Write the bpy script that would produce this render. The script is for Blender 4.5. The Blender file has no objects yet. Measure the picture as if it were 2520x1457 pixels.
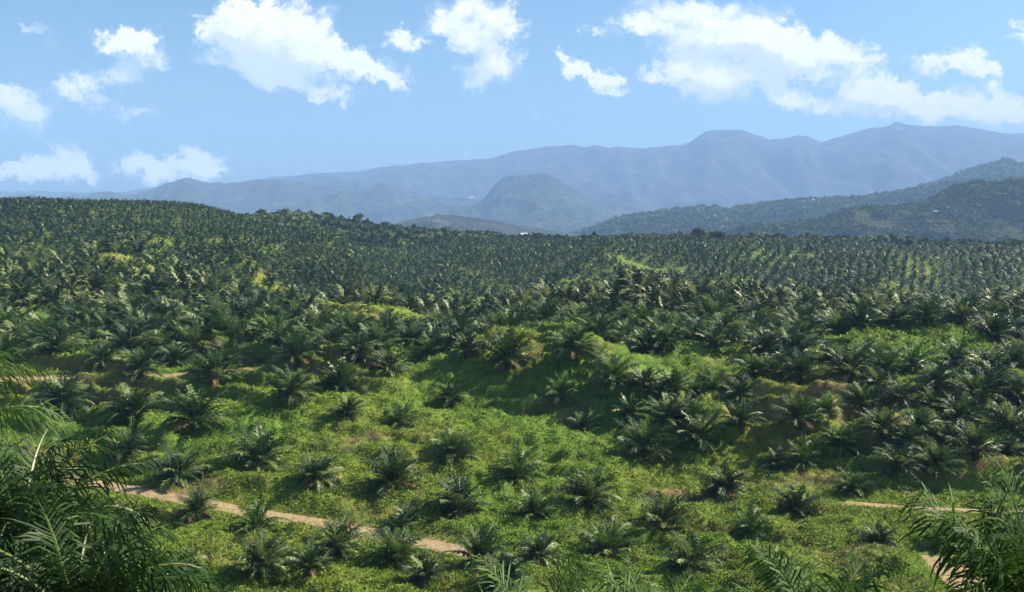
import bpy, math, random
import numpy as np
from mathutils import Matrix, Vector

# ------------------------------------------------------------------ camera numbers
F = 2420.0                      # focal length in units of a 2520-wide picture
CX, CY, HZ = 1260.0, 728.5, 500.0
TH = math.atan((CY - HZ) / F)
CT, ST = math.cos(TH), math.sin(TH)
CAMZ = 40.0
rng = np.random.default_rng(7)
random.seed(7)

def vslope(y):                  # rise per metre forward of the sight line through picture row y
    b = (CY - np.asarray(y, float)) / F
    return (-ST + b * CT) / (CT + b * ST)

def uslope(x, y):
    b = (CY - np.asarray(y, float)) / F
    return (np.asarray(x, float) - CX) / F / (CT + b * ST)

def proj(X, Y, Z):
    Z = Z - CAMZ
    f = Y * CT - Z * ST
    up = Y * ST + Z * CT
    return CX + F * X / f, CY - F * up / f

# ------------------------------------------------------------------ noise
def _h(ix, iy, s):
    n = (ix * 374761393 + iy * 668265263 + s * 974711) & 0xFFFFFFFF
    n = ((n ^ (n >> 13)) * 1274126177) & 0xFFFFFFFF
    n = (n ^ (n >> 16)) & 0xFFFFFFFF
    return (n & 0xFFFFFF) / float(0xFFFFFF)

def vnoise(x, y, s=0):
    x = np.asarray(x, float); y = np.asarray(y, float)
    fx = np.floor(x); fy = np.floor(y)
    ix = fx.astype(np.int64); iy = fy.astype(np.int64)
    tx = x - fx; ty = y - fy
    tx = tx * tx * tx * (tx * (tx * 6 - 15) + 10); ty = ty * ty * ty * (ty * (ty * 6 - 15) + 10)
    a = _h(ix, iy, s); b = _h(ix + 1, iy, s); c = _h(ix, iy + 1, s); d = _h(ix + 1, iy + 1, s)
    return (a + (b - a) * tx) * (1 - ty) + (c + (d - c) * tx) * ty - 0.5

def fbm(x, y, sc, octv=4, s=0, gain=0.5):
    x = np.asarray(x, float) / sc; y = np.asarray(y, float) / sc
    r = 0; a = 1.0
    for o in range(octv):
        ca, sa = math.cos(o * 1.1 + .4), math.sin(o * 1.1 + .4)
        r = r + a * vnoise(x * ca - y * sa, x * sa + y * ca, s + o * 17)
        x = x * 2.03; y = y * 2.03; a *= gain
    return r

def sstep(a, b, x):
    t = np.clip((x - a) / (b - a), 0, 1)
    return t * t * (3 - 2 * t)

# ------------------------------------------------------------------ terrain profile table
KY = np.array([-80, 0, 20, 60, 90, 105, 120, 135, 150, 165, 180, 200, 230, 260, 300, 350, 420, 500, 600, 700, 800, 1000, 1400, 2000, 16000], float)
KX0, KDX = -500.0, 250.0
cols = [-500, -250, 0, 250, 500, 750, 1000, 1250, 1500, 1750, 2000, 2250, 2500, 2750, 3000]
T = {  # distance: picture row of the bare ground at columns 0 .. 2500
 90:  [1462]*11,
 105: [1330,1330,1335,1345,1345,1345,1345,1340,1335,1335,1340],
 120: [1210,1205,1205,1215,1225,1225,1225,1220,1215,1210,1215],
 135: [1100,1095,1100,1110,1120,1118,1112,1105,1105,1100,1105],
 150: [1010,1005,1005,1010,1010,1000,1002,1010,1005,1010,1012],
 165: [950,945,938,935,925,895,905,938,940,940,945],
 180: [903,898,890,885,875,848,868,885,885,888,898],
 200: [862,852,842,835,850,862,876,858,848,826,848],
 230: [808,800,795,780,815,815,812,805,802,790,795],
 260: [768,760,752,792,792,776,752,750,756,778,776],
 300: [728,720,716,800,800,775,749,750,762,790,782],
 350: [692,686,690,800,812,810,800,800,800,820,800],
 420: [645,640,655,742,765,790,795,795,795,800,795],
 500: [596,594,604,662,700,728,738,742,742,746,738],
 600: [544,540,552,602,690,675,660,666,670,674,670],
 700: [508,506,519,600,648,632,614,616,622,628,630],
 800: [532,528,546,570,598,600,592,594,602,610,617],
 1000:[540,537,547,539,572,592,602,602,607,611,617],
}
tab = np.zeros((len(KY), len(cols)))
for i, ky in enumerate(KY):
    if ky in T:
        r = T[int(ky)]
        r = [r[0], r[0]] + r + [r[-1], r[-1]]
        tab[i] = vslope(r) * ky
    else:
        tab[i] = {-80: -1.0, 0: -1.9, 20: -12.2, 60: -28.5, 1400: -105, 2000: -150, 16000: -150}[int(ky)]
MY = np.zeros_like(tab)
for i in range(len(KY)):
    if i == 0 or i == len(KY) - 1: continue
    d0 = (tab[i] - tab[i-1]) / (KY[i] - KY[i-1]); d1 = (tab[i+1] - tab[i]) / (KY[i+1] - KY[i])
    MY[i] = np.where(d0 * d1 > 0, 2 * d0 * d1 / (d0 + d1 + 1e-12), 0.25 * (d0 + d1))
MY[-2] = 0

def base_z(X, Y):
    X = np.asarray(X, float); Y = np.asarray(Y, float)
    u = X / np.maximum(Y, 60.0)
    c = np.clip((CX + u * F - KX0) / KDX, 1.0, len(cols) - 2.001)
    ic = np.floor(c).astype(int); tc = c - ic
    k = np.clip(np.searchsorted(KY, Y, side='right') - 1, 0, len(KY) - 2)
    h = KY[k+1] - KY[k]; t = np.clip((Y - KY[k]) / h, 0, 1)
    h00 = 2*t**3 - 3*t**2 + 1; h10 = t**3 - 2*t**2 + t; h01 = -2*t**3 + 3*t**2; h11 = t**3 - t**2
    def colv(j):
        return h00*tab[k, j] + h10*h*MY[k, j] + h01*tab[k+1, j] + h11*h*MY[k+1, j]
    p0, p1, p2, p3 = colv(ic-1), colv(ic), colv(ic+1), colv(ic+2)
    return 0.5*((2*p1) + (-p0+p2)*tc + (2*p0-5*p1+4*p2-p3)*tc**2 + (-p0+3*p1-3*p2+p3)*tc**3)

def hit(x, y, fn, y0=86.0, y1=1200.0):
    """world point where the sight line through picture point (x, y) meets fn"""
    u, v = float(uslope(x, y)), float(vslope(y))
    Ys = np.exp(np.linspace(math.log(y0), math.log(y1), 1600))
    g = fn(u * Ys, Ys) - v * Ys
    k = np.argmax(g > 0)
    if g[k] <= 0: k = len(Ys) - 1
    return u * Ys[k], Ys[k]

# dirt tracks, each a list of picture points on the ground
ROADS = [
    ([(150,1176),(235,1190),(330,1206),(450,1228),(600,1256),(700,1273),(800,1288),(930,1313),(1040,1335),(1130,1352),(1200,1370)], 1.45, 'long tan dirt track slanting down across the lower left'),
    ([(2080,1236),(2160,1243),(2240,1250),(2330,1254),(2430,1256),(2560,1262),(2700,1270)], 0.8, 'short tan dirt track at lower right, half hidden by grass'),
    ([(2310,1366),(2335,1392),(2360,1420),(2400,1450),(2450,1480)], 2.0, 'bare tan path at the bottom right corner'),
    ([(-80,934),(20,932),(120,930),(240,929),(330,928),(400,925),(500,916),(590,909),(660,905),(720,904)], 2.1, 'pale dirt track behind the palms at left'),
]
def relief_for_road(X, Y): return 0.0
road_pts = []
for pts, hw, lab in ROADS:
    w = np.array([hit(x, y, base_z) for x, y in pts])
    s = np.concatenate([[0], np.cumsum(np.hypot(*np.diff(w, axis=0).T))])
    n = max(12, int(s[-1] / 0.6)); q = np.linspace(0, s[-1], n)
    X = np.interp(q, s, w[:, 0]); Y = np.interp(q, s, w[:, 1])
    ker = np.hanning(15); ker /= ker.sum()
    X = np.convolve(np.pad(X, 7, mode='reflect', reflect_type='odd'), ker, 'valid'); Y = np.convolve(np.pad(Y, 7, mode='reflect', reflect_type='odd'), ker, 'valid')
    Z = base_z(X, Y) + relief_for_road(X, Y)
    road_pts.append((X, Y, Z, hw))

# spurs, knolls and banks: picture points along the crest, height, half width in depth, all built in the world
RIDGES = [
    ([(1230,868),(1320,850),(1400,868)], 2.4, 9),
    ([(1400,868),(1500,930),(1590,985),(1680,1050)], 2.6, 7),
    ([(1230,868),(1120,905),(1000,940),(930,925)], 1.8, 7),
    ([(1600,905),(1700,885),(1820,868),(1960,880)], 1.8, 6),
    ([(2070,845),(2150,815),(2320,825)], 1.4, 8),
    ([(430,600),(380,640),(300,672),(180,720),(60,770)], 4.0, 17),
    ([(560,640),(640,700),(760,735),(860,775),(930,800)], 4.0, 14),
    ([(1050,742),(1300,728),(1600,715),(1900,715),(2150,735)], 3.0, 18),
    ([(2300,770),(2520,755)], 2.5, 16),
    ([(325,590),(300,630),(240,690)], 5.0, 16), ([(530,600),(550,630),(590,680)], 6.0, 16), ([(70,590),(50,640),(10,700)], 5.0, 16),
    ([(800,600),(830,650),(900,720)], 7.0, 18), ([(1150,612),(1120,660),(1080,715)], 7.0, 19), ([(1500,625),(1450,665),(1400,725)], 7.0, 19),
    ([(1850,630),(1800,670),(1780,725)], 7.0, 19), ([(2200,640),(2180,680),(2150,735)], 7.0, 19), ([(2450,640),(2480,690),(2500,735)], 7.0, 19),
    ([(0,905),(200,900),(420,905)], 1.5, 6),
    ([(420,1060),(560,1030),(760,1000),(960,1020)], 1.8, 7),
    ([(1000,1130),(1250,1090),(1500,1120)], 1.8, 8),
    ([(1750,1080),(2000,1060),(2300,1100)], 1.8, 7),
]
ridge_w = []
for pts_, hh, ww in RIDGES:
    w_ = np.array([hit(x, y, base_z) for x, y in pts_])
    s_ = np.concatenate([[0], np.cumsum(np.hypot(*np.diff(w_, axis=0).T))])
    q_ = np.linspace(0, s_[-1], 28)
    ridge_w.append((np.interp(q_, s_, w_[:, 0]), np.interp(q_, s_, w_[:, 1]), hh, ww))

def relief(X, Y):
    sh = X.shape; x = X.ravel(); y = Y.ravel(); out = np.zeros(x.size)
    for rx, ry, hh, ww in ridge_w:
        ii = np.nonzero((x > rx.min()-2.6*ww) & (x < rx.max()+2.6*ww) & (y > ry.min()-2.6*ww) & (y < ry.max()+2.6*ww))[0]
        for c in range(0, len(ii), 80000):
            jj = ii[c:c+80000]
            d2 = ((x[jj][:, None]-rx)**2 + (y[jj][:, None]-ry)**2).min(1) / ww**2
            out[jj] += hh * (np.exp(-d2 * 1.1) - 0.25 * np.exp(-(np.sqrt(d2) - 1.7)**2 * 2.0))
    return out.reshape(sh)

def road_near(X, Y):
    """distance to the nearest track less its half width, and the track's height there"""
    sh = X.shape; X = X.ravel(); Y = Y.ravel()
    best = np.full(X.size, 99.0); zr = np.zeros(X.size)
    sel = np.nonzero((Y > 75) & (Y < 215))[0]
    for rx, ry, rz, hw in road_pts:
        for c in range(0, len(sel), 60000):
            ii = sel[c:c+60000]
            b = (X[ii] > rx.min()-8) & (X[ii] < rx.max()+8) & (Y[ii] > ry.min()-8) & (Y[ii] < ry.max()+8)
            ii = ii[b]
            if not len(ii): continue
            d = (X[ii][:, None]-rx[None])**2 + (Y[ii][:, None]-ry[None])**2
            k = d.argmin(1); dd = np.sqrt(d[np.arange(len(ii)), k]) - hw
            m = dd < best[ii]
            best[ii[m]] = dd[m]; zr[ii[m]] = rz[k[m]]
    return best.reshape(sh), zr.reshape(sh)

def ground_full(X, Y):
    X = np.asarray(X, float); Y = np.asarray(Y, float)
    z = base_z(X, Y)
    near = sstep(60, 92, Y) * (1 - sstep(330, 620, Y))
    z = z + relief(X, Y)
    # rolling spurs and gullies
    z = z + near * (2.3 * fbm(X, Y, 36, 2, 5) + 1.6 * (0.25 - np.abs(fbm(X, Y, 24, 1, 6)))) + sstep(300, 500, Y) * (1 - sstep(1000, 1500, Y)) * 8.0 * (1 - 0.55 * sstep(600, 700, Y)) * fbm(X, Y, 120, 3, 9)
    # planting terraces: benches falling back slightly, then a short bank facing downhill
    ph = (z * 0.55 + Y * 0.075 + 0.012 * X + 1.3 * fbm(X, Y, 46, 2, 21) + 0.12 * fbm(X, Y, 8, 2, 22))
    fr = ph - np.floor(ph)
    saw = np.where(fr < 0.72, 1 - 2 * fr / 0.72, -1 + 2 * sstep(0.72, 1.0, fr))
    str_ = np.clip(0.62 + 1.6 * fbm(X, Y, 25, 2, 33), 0.15, 1.25)
    z = z + near * 1.9 * saw * str_ * (0.25 + 0.75 * sstep(100, 128, Y))
    bank = sstep(0.70, 0.78, fr) * (1 - sstep(0.95, 1.0, fr)) * near * str_
    # leafy mounds
    mound = 0.9 * fbm(X, Y, 6.5, 2, 43) + 0.95 * fbm(X, Y, 2.2, 3, 41) + 0.25 * np.abs(fbm(X, Y, 1.3, 2, 55))
    z = z + near * mound
    d, zr = road_near(X, Y)
    w = 1 - sstep(0.2, 4.0, d)
    z = np.where(d < 6, z * (1 - w) + (zr - 0.12) * w, z)
    return z, bank, d

def gz(X, Y):
    return ground_full(np.atleast_1d(X), np.atleast_1d(Y))[0]

# ------------------------------------------------------------------ Blender helpers
scene = bpy.context.scene
COL = scene.collection

def tag(o, label=None, cat=None, group=None, kind=None):
    if label: o['label'] = label
    if cat: o['category'] = cat
    if group: o['group'] = group
    if kind: o['kind'] = kind
    return o

def mesh_np(name, V, faces, nside, mats, midx=None, smooth=False):
    """faces: (n, nside) int array"""
    me = bpy.data.meshes.new(name)
    V = np.ascontiguousarray(V, dtype=np.float32); faces = np.ascontiguousarray(faces, dtype=np.int32)
    n = len(faces)
    me.vertices.add(len(V)); me.vertices.foreach_set('co', V.ravel())
    me.loops.add(n * nside); me.loops.foreach_set('vertex_index', faces.ravel())
    me.polygons.add(n)
    me.polygons.foreach_set('loop_start', np.arange(0, n * nside, nside, dtype=np.int32))
    if midx is not None: me.polygons.foreach_set('material_index', np.ascontiguousarray(midx, dtype=np.int32))
    me.polygons.foreach_set('use_smooth', np.full(n, smooth, dtype=bool))
    for m in mats: me.materials.append(m)
    me.update(calc_edges=True)
    return me

def link(name, me, parent=None):
    o = bpy.data.objects.new(name, me); COL.objects.link(o)
    if parent: o.parent = parent
    return o

def empty(name, loc, rz=0, sc=1.0):
    o = bpy.data.objects.new(name, None); COL.objects.link(o)
    o.location = loc; o.rotation_euler = (0, 0, rz); o.scale = (sc, sc, sc); o.empty_display_size = 0.5
    return o

# ------------------------------------------------------------------ materials
def newmat(name):
    m = bpy.data.materials.new(name); m.use_nodes = True
    nt = m.node_tree; nt.nodes.clear()
    return m, nt

def N(nt, typ, **kw):
    n = nt.nodes.new(typ)
    for k, v in kw.items():
        if k.startswith('i_'):
            n.inputs[k[2:].replace('_', ' ')].default_value = v
        else: setattr(n, k, v)
    return n

def ramp(nt, fac, stops):
    r = nt.nodes.new('ShaderNodeValToRGB'); r.color_ramp.interpolation = 'LINEAR'
    e = r.color_ramp.elements
    while len(e) < len(stops): e.new(0.5)
    for k, (p, c) in enumerate(stops):
        e[k].position = p; e[k].color = (*c, 1)
    nt.links.new(fac, r.inputs[0]); return r.outputs[0]

def noise_out(nt, scale, detail=3, rough=0.55, w=0.0):
    g = nt.nodes.new('ShaderNodeNewGeometry')
    n = nt.nodes.new('ShaderNodeTexNoise'); n.inputs['Scale'].default_value = scale
    n.inputs['Detail'].default_value = detail; n.inputs['Roughness'].default_value = rough
    mp = nt.nodes.new('ShaderNodeVectorMath'); mp.operation = 'ADD'; mp.inputs[1].default_value = (w, w*1.7, 0)
    nt.links.new(g.outputs['Position'], mp.inputs[0]); nt.links.new(mp.outputs[0], n.inputs['Vector'])
    return n.outputs[0]

def leaf_mat(name, stops, nscale=0.35, rough=0.42, transl=0.22, spec=0.5, island=True):
    m, nt = newmat(name)
    out = N(nt, 'ShaderNodeOutputMaterial')
    if island:
        g = nt.nodes.new('ShaderNodeNewGeometry')
        nz = noise_out(nt, nscale, 2)
        a = N(nt, 'ShaderNodeMath', operation='MULTIPLY'); a.inputs[1].default_value = 0.55
        nt.links.new(g.outputs['Random Per Island'], a.inputs[0])
        b = N(nt, 'ShaderNodeMath', operation='MULTIPLY_ADD'); b.inputs[1].default_value = 0.9; 
        nt.links.new(nz, b.inputs[0]); nt.links.new(a.outputs[0], b.inputs[2])
        c = N(nt, 'ShaderNodeMath', operation='SUBTRACT'); c.inputs[1].default_value = 0.22
        nt.links.new(b.outputs[0], c.inputs[0]); fac = c.outputs[0]
    else: fac = noise_out(nt, nscale, 4, 0.65)
    col = ramp(nt, fac, stops)
    p = N(nt, 'ShaderNodeBsdfPrincipled'); p.inputs['Roughness'].default_value = rough
    p.inputs['Specular IOR Level'].default_value = spec
    nt.links.new(col, p.inputs['Base Color'])
    if transl > 0:
        t = N(nt, 'ShaderNodeBsdfTranslucent'); nt.links.new(col, t.inputs[0])
        mx = N(nt, 'ShaderNodeMixShader'); mx.inputs[0].default_value = transl
        nt.links.new(p.outputs[0], mx.inputs[1]); nt.links.new(t.outputs[0], mx.inputs[2])
        nt.links.new(mx.outputs[0], out.inputs[0])
    else: nt.links.new(p.outputs[0], out.inputs[0])
    return m

M = {}
M['frond'] = leaf_mat('frond_leaf', [(0.1, (.009,.026,.007)), (0.5, (.021,.052,.012)), (0.85, (.060,.112,.024))], 0.3, 0.5, 0.25, 0.16)
M['frond_blue'] = leaf_mat('frond_leaf_bluish', [(0.1, (.009,.025,.010)), (0.5, (.020,.048,.018)), (0.9, (.056,.100,.038))], 0.3, 0.5, 0.2, 0.2)
M['frond_lime'] = leaf_mat('frond_leaf_fresh', [(0.1, (.030,.065,.012)), (0.5, (.060,.120,.020)), (0.9, (.13,.20,.040))], 0.3, 0.5, 0.28, 0.2)
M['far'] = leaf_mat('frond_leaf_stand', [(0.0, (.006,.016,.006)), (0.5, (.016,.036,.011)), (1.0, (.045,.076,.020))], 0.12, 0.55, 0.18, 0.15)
M['far_painted_glint'] = leaf_mat('frond_leaf_painted_glint', [(0.0, (.12,.17,.045)), (1.0, (.36,.38,.15))], 0.12, 0.45, 0.2, 0.3)  # sun highlights on far fronds, painted in as a lighter leaf colour
M['frond_painted_sheen'] = leaf_mat('frond_leaf_painted_sheen', [(0.0, (.09,.15,.035)), (1.0, (.26,.31,.11))], 0.3, 0.42, 0.25, 0.35)  # sunlit sheen painted into the leaf colour of some near fronds
M['rachis'] = leaf_mat('frond_stalk', [(0.2, (.09,.13,.030)), (0.8, (.18,.20,.06))], 1.0, 0.45, 0, 0.4)
M['dry'] = leaf_mat('dry_frond', [(0.2, (.11,.07,.03)), (0.8, (.22,.15,.07))], 1.0, 0.7, 0.1, 0.2)
M['trunk'] = leaf_mat('palm_bark', [(0.25, (.025,.020,.014)), (0.7, (.075,.060,.040))], 6.0, 0.85, 0, 0.15, island=False)
M['cover'] = leaf_mat('creeper_leaf', [(0.05, (.048,.095,.012)), (0.38, (.138,.220,.024)), (0.72, (.245,.335,.046)), (1.0, (.36,.37,.10))], 0.16, 0.65, 0.28, 0.15)
M['straw'] = leaf_mat('dry_grass', [(0.1, (.16,.12,.05)), (0.9, (.34,.27,.13))], 0.5, 0.8, 0.1, 0.1)
M['wood_far'] = leaf_mat('broad_leaf', [(0.34, (.014,.030,.010)), (0.48, (.036,.062,.018)), (0.58, (.085,.115,.030)), (0.68, (.17,.18,.05))], 0.025, 0.8, 0.1, 0.1, island=False)
M['scrub_leaf'] = leaf_mat('scrub_leaf', [(0.35, (.10,.14,.03)), (0.50, (.20,.24,.05)), (0.65, (.30,.30,.09))], 0.05, 0.8, 0.1, 0.1, island=False)
M['tree_dark'] = leaf_mat('broad_leaf_dark', [(0.1, (.018,.034,.012)), (0.9, (.055,.080,.024))], 0.2, 0.6, 0.15, 0.2)

def ground_mat():
    m, nt = newmat('ground_soil_and_cover')
    out = N(nt, 'ShaderNodeOutputMaterial'); p = N(nt, 'ShaderNodeBsdfPrincipled', i_Roughness=0.9)
    p.inputs['Specular IOR Level'].default_value = 0.15
    g1 = ramp(nt, noise_out(nt, 0.5, 5, 0.65), [(0.30, (.050,.085,.014)), (0.46, (.105,.160,.022)), (0.60, (.17,.22,.035)), (0.72, (.22,.20,.065))])
    g0 = ramp(nt, noise_out(nt, 0.035, 3, 0.5, 40), [(0.40, (.80,.95,.85)), (0.55, (1.1,1.0,.95)), (0.68, (1.35,.95,1.1))])
    mg = N(nt, 'ShaderNodeMix', data_type='RGBA', blend_type='MULTIPLY'); mg.inputs[0].default_value = 1
    nt.links.new(g1, mg.inputs[6]); nt.links.new(g0, mg.inputs[7])
    s1 = ramp(nt, noise_out(nt, 0.9, 5, 0.7, 11), [(0.3, (.09,.055,.026)), (0.5, (.20,.130,.066)), (0.7, (.34,.25,.14))])
    at = N(nt, 'ShaderNodeAttribute', attribute_name='soil')
    k = N(nt, 'ShaderNodeMath', operation='MULTIPLY_ADD'); k.inputs[1].default_value = 1.6; 
    nt.links.new(noise_out(nt, 0.8, 5, 0.7, 23), k.inputs[0])
    nt.links.new(at.outputs['Fac'], k.inputs[2])
    sel = N(nt, 'ShaderNodeMapRange', interpolation_type='SMOOTHSTEP'); sel.inputs[1].default_value = 1.05; sel.inputs[2].default_value = 1.65
    nt.links.new(k.outputs[0], sel.inputs[0])
    mx = N(nt, 'ShaderNodeMix', data_type='RGBA')
    nt.links.new(sel.outputs[0], mx.inputs[0]); nt.links.new(mg.outputs[2], mx.inputs[6]); nt.links.new(s1, mx.inputs[7])
    nt.links.new(mx.outputs[2], p.inputs['Base Color'])
    bp = N(nt, 'ShaderNodeBump'); bp.inputs['Strength'].default_value = 0.9; bp.inputs['Distance'].default_value = 0.25
    nt.links.new(noise_out(nt, 2.2, 5, 0.7, 5), bp.inputs['Height']); nt.links.new(bp.outputs[0], p.inputs['Normal'])
    nt.links.new(p.outputs[0], out.inputs[0])
    return m
M['ground'] = ground_mat()

def simple_mat(name, stops, scale, detail=5, rough=0.9, bump=0.0, bscale=1.0, bdist=0.1):
    m, nt = newmat(name)
    out = N(nt, 'ShaderNodeOutputMaterial'); p = N(nt, 'ShaderNodeBsdfPrincipled', i_Roughness=rough)
    p.inputs['Specular IOR Level'].default_value = 0.15
    nt.links.new(ramp(nt, noise_out(nt, scale, detail, 0.65), stops), p.inputs['Base Color'])
    if bump:
        bp = N(nt, 'ShaderNodeBump'); bp.inputs['Strength'].default_value = bump; bp.inputs['Distance'].default_value = bdist
        nt.links.new(noise_out(nt, bscale, 5, 0.7, 5), bp.inputs['Height']); nt.links.new(bp.outputs[0], p.inputs['Normal'])
    nt.links.new(p.outputs[0], out.inputs[0])
    return m
M['road'] = simple_mat('dirt_track', [(0.3, (.12,.10,.045)), (0.45, (.26,.19,.10)), (0.7, (.38,.285,.165))], 1.8, 6, 0.95, 0.7, 5.0, 0.08)
M['hill_green'] = simple_mat('forested_hill', [(0.30, (.012,.024,.012)), (0.48, (.026,.044,.018)), (0.62, (.060,.078,.030)), (0.74, (.13,.14,.05))], 0.012, 8, 0.95, 1.0, 0.06, 9.0)
M['hill_dark'] = simple_mat('far_forested_mountain', [(0.30, (.010,.014,.014)), (0.52, (.026,.032,.026)), (0.70, (.085,.088,.058))], 0.006, 8, 0.95, 1.0, 0.012, 40.0)

# ------------------------------------------------------------------ ground sheet
def quad_grid(nr, nc):
    i = np.arange(nr - 1)[:, None] * nc + np.arange(nc - 1)[None]
    return np.stack([i, i + 1, i + 1 + nc, i + nc], -1).reshape(-1, 4)

rows = list(np.arange(-60, 84, 3.0)) + list(np.arange(84, 240, 0.42))
y = 240.0
while y < 1050: rows.append(y); y += 0.0042 * y - 0.5
while y < 12500: rows.append(y); y *= 1.04
rows.append(13000.0)
rows = np.array(rows)
uu = np.linspace(-1, 1, 760); uu = 0.62 * uu + 0.38 * uu**5
GX = uu[None] * (rows[:, None] + 50); GY = np.repeat(rows[:, None], len(uu), 1)
gZ, bank, rd = ground_full(GX, GY)
soil = np.clip(bank, 0, 1.2) * 0.6 * sstep(90, 125, GY) * (1 + 0.8 * fbm(GX, GY, 18, 2, 77)) + 0.30 * sstep(0.05, 0.5, fbm(GX, GY, 16, 3, 90)) + 0.3 * (1 - sstep(0.0, 1.2, rd))
soil = soil * (1 - 0.75 * sstep(260, 420, GY))
# eroded orange scars seen on the slope
SCARS = [(430,1195,9,3.5),(850,1115,6,5),(905,1105,4,4),(790,1190,4,2.5),(2030,1165,5,6),(2350,965,6,2.2),(1850,905,12,4),(1800,930,10,3),(1690,1205,5,3),(560,1115,4,3),(2120,975,9,4),(2240,1215,5,2),(1490,945,4,2.5),(1340,990,7,2),(930,925,5,2),(640,912,7,2.5),(1930,1010,9,3),(2080,1400,7,5),(470,1205,8,3),(1960,1230,5,3),(1640,1190,5,2),(2300,1130,4,3),(1380,1010,5,3),(1700,955,9,3)]
for sx, sy, ra, rb in SCARS:
    X0, Y0 = hit(sx, sy, base_z)
    d = np.hypot((GX - X0) / ra, (GY - Y0) / rb)
    soil += 0.28 * (1 - sstep(0.35, 1.2, d + 0.5 * fbm(GX, GY, 4, 2, 66)))
gme = mesh_np('ground', np.stack([GX, GY, gZ + CAMZ], -1).reshape(-1, 3), quad_grid(*GX.shape), 4, [M['ground']], smooth=True)
a = gme.attributes.new('soil', 'FLOAT', 'POINT'); a.data.foreach_set('value', np.ascontiguousarray(soil.ravel(), dtype=np.float32))
tag(link('ground', gme), 'terraced green plantation hillside with bare earth banks', 'ground', kind='structure')

for (rx, ry, rz, hw), (pts, _, lab) in zip(road_pts, ROADS):
    tx = np.gradient(rx); ty = np.gradient(ry); l = np.hypot(tx, ty); nx, ny = ty / l, -tx / l
    offs = np.linspace(-1, 1, 9)
    s = np.arange(len(rx)) * 0.6
    wob = 1 + 0.28 * fbm(s, s * 0 + rx[0], 3.0, 3, 8)
    PX = rx[:, None] + nx[:, None] * offs * hw * wob[:, None]; PY = ry[:, None] + ny[:, None] * offs * hw * wob[:, None]
    PZ = rz[:, None] - 0.04 - 0.07 * np.abs(offs)**3 - 0.05 * np.exp(-((np.abs(offs) - 0.5) / 0.14)**2) + 0.03 * fbm(PX, PY, 0.9, 2, 4)
    me = mesh_np('dirt_road', np.stack([PX, PY, PZ + CAMZ], -1).reshape(-1, 3), quad_grid(*PX.shape), 4, [M['road']], smooth=True)
    tag(link('dirt_road', me), lab, 'dirt road', kind='structure')

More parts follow.
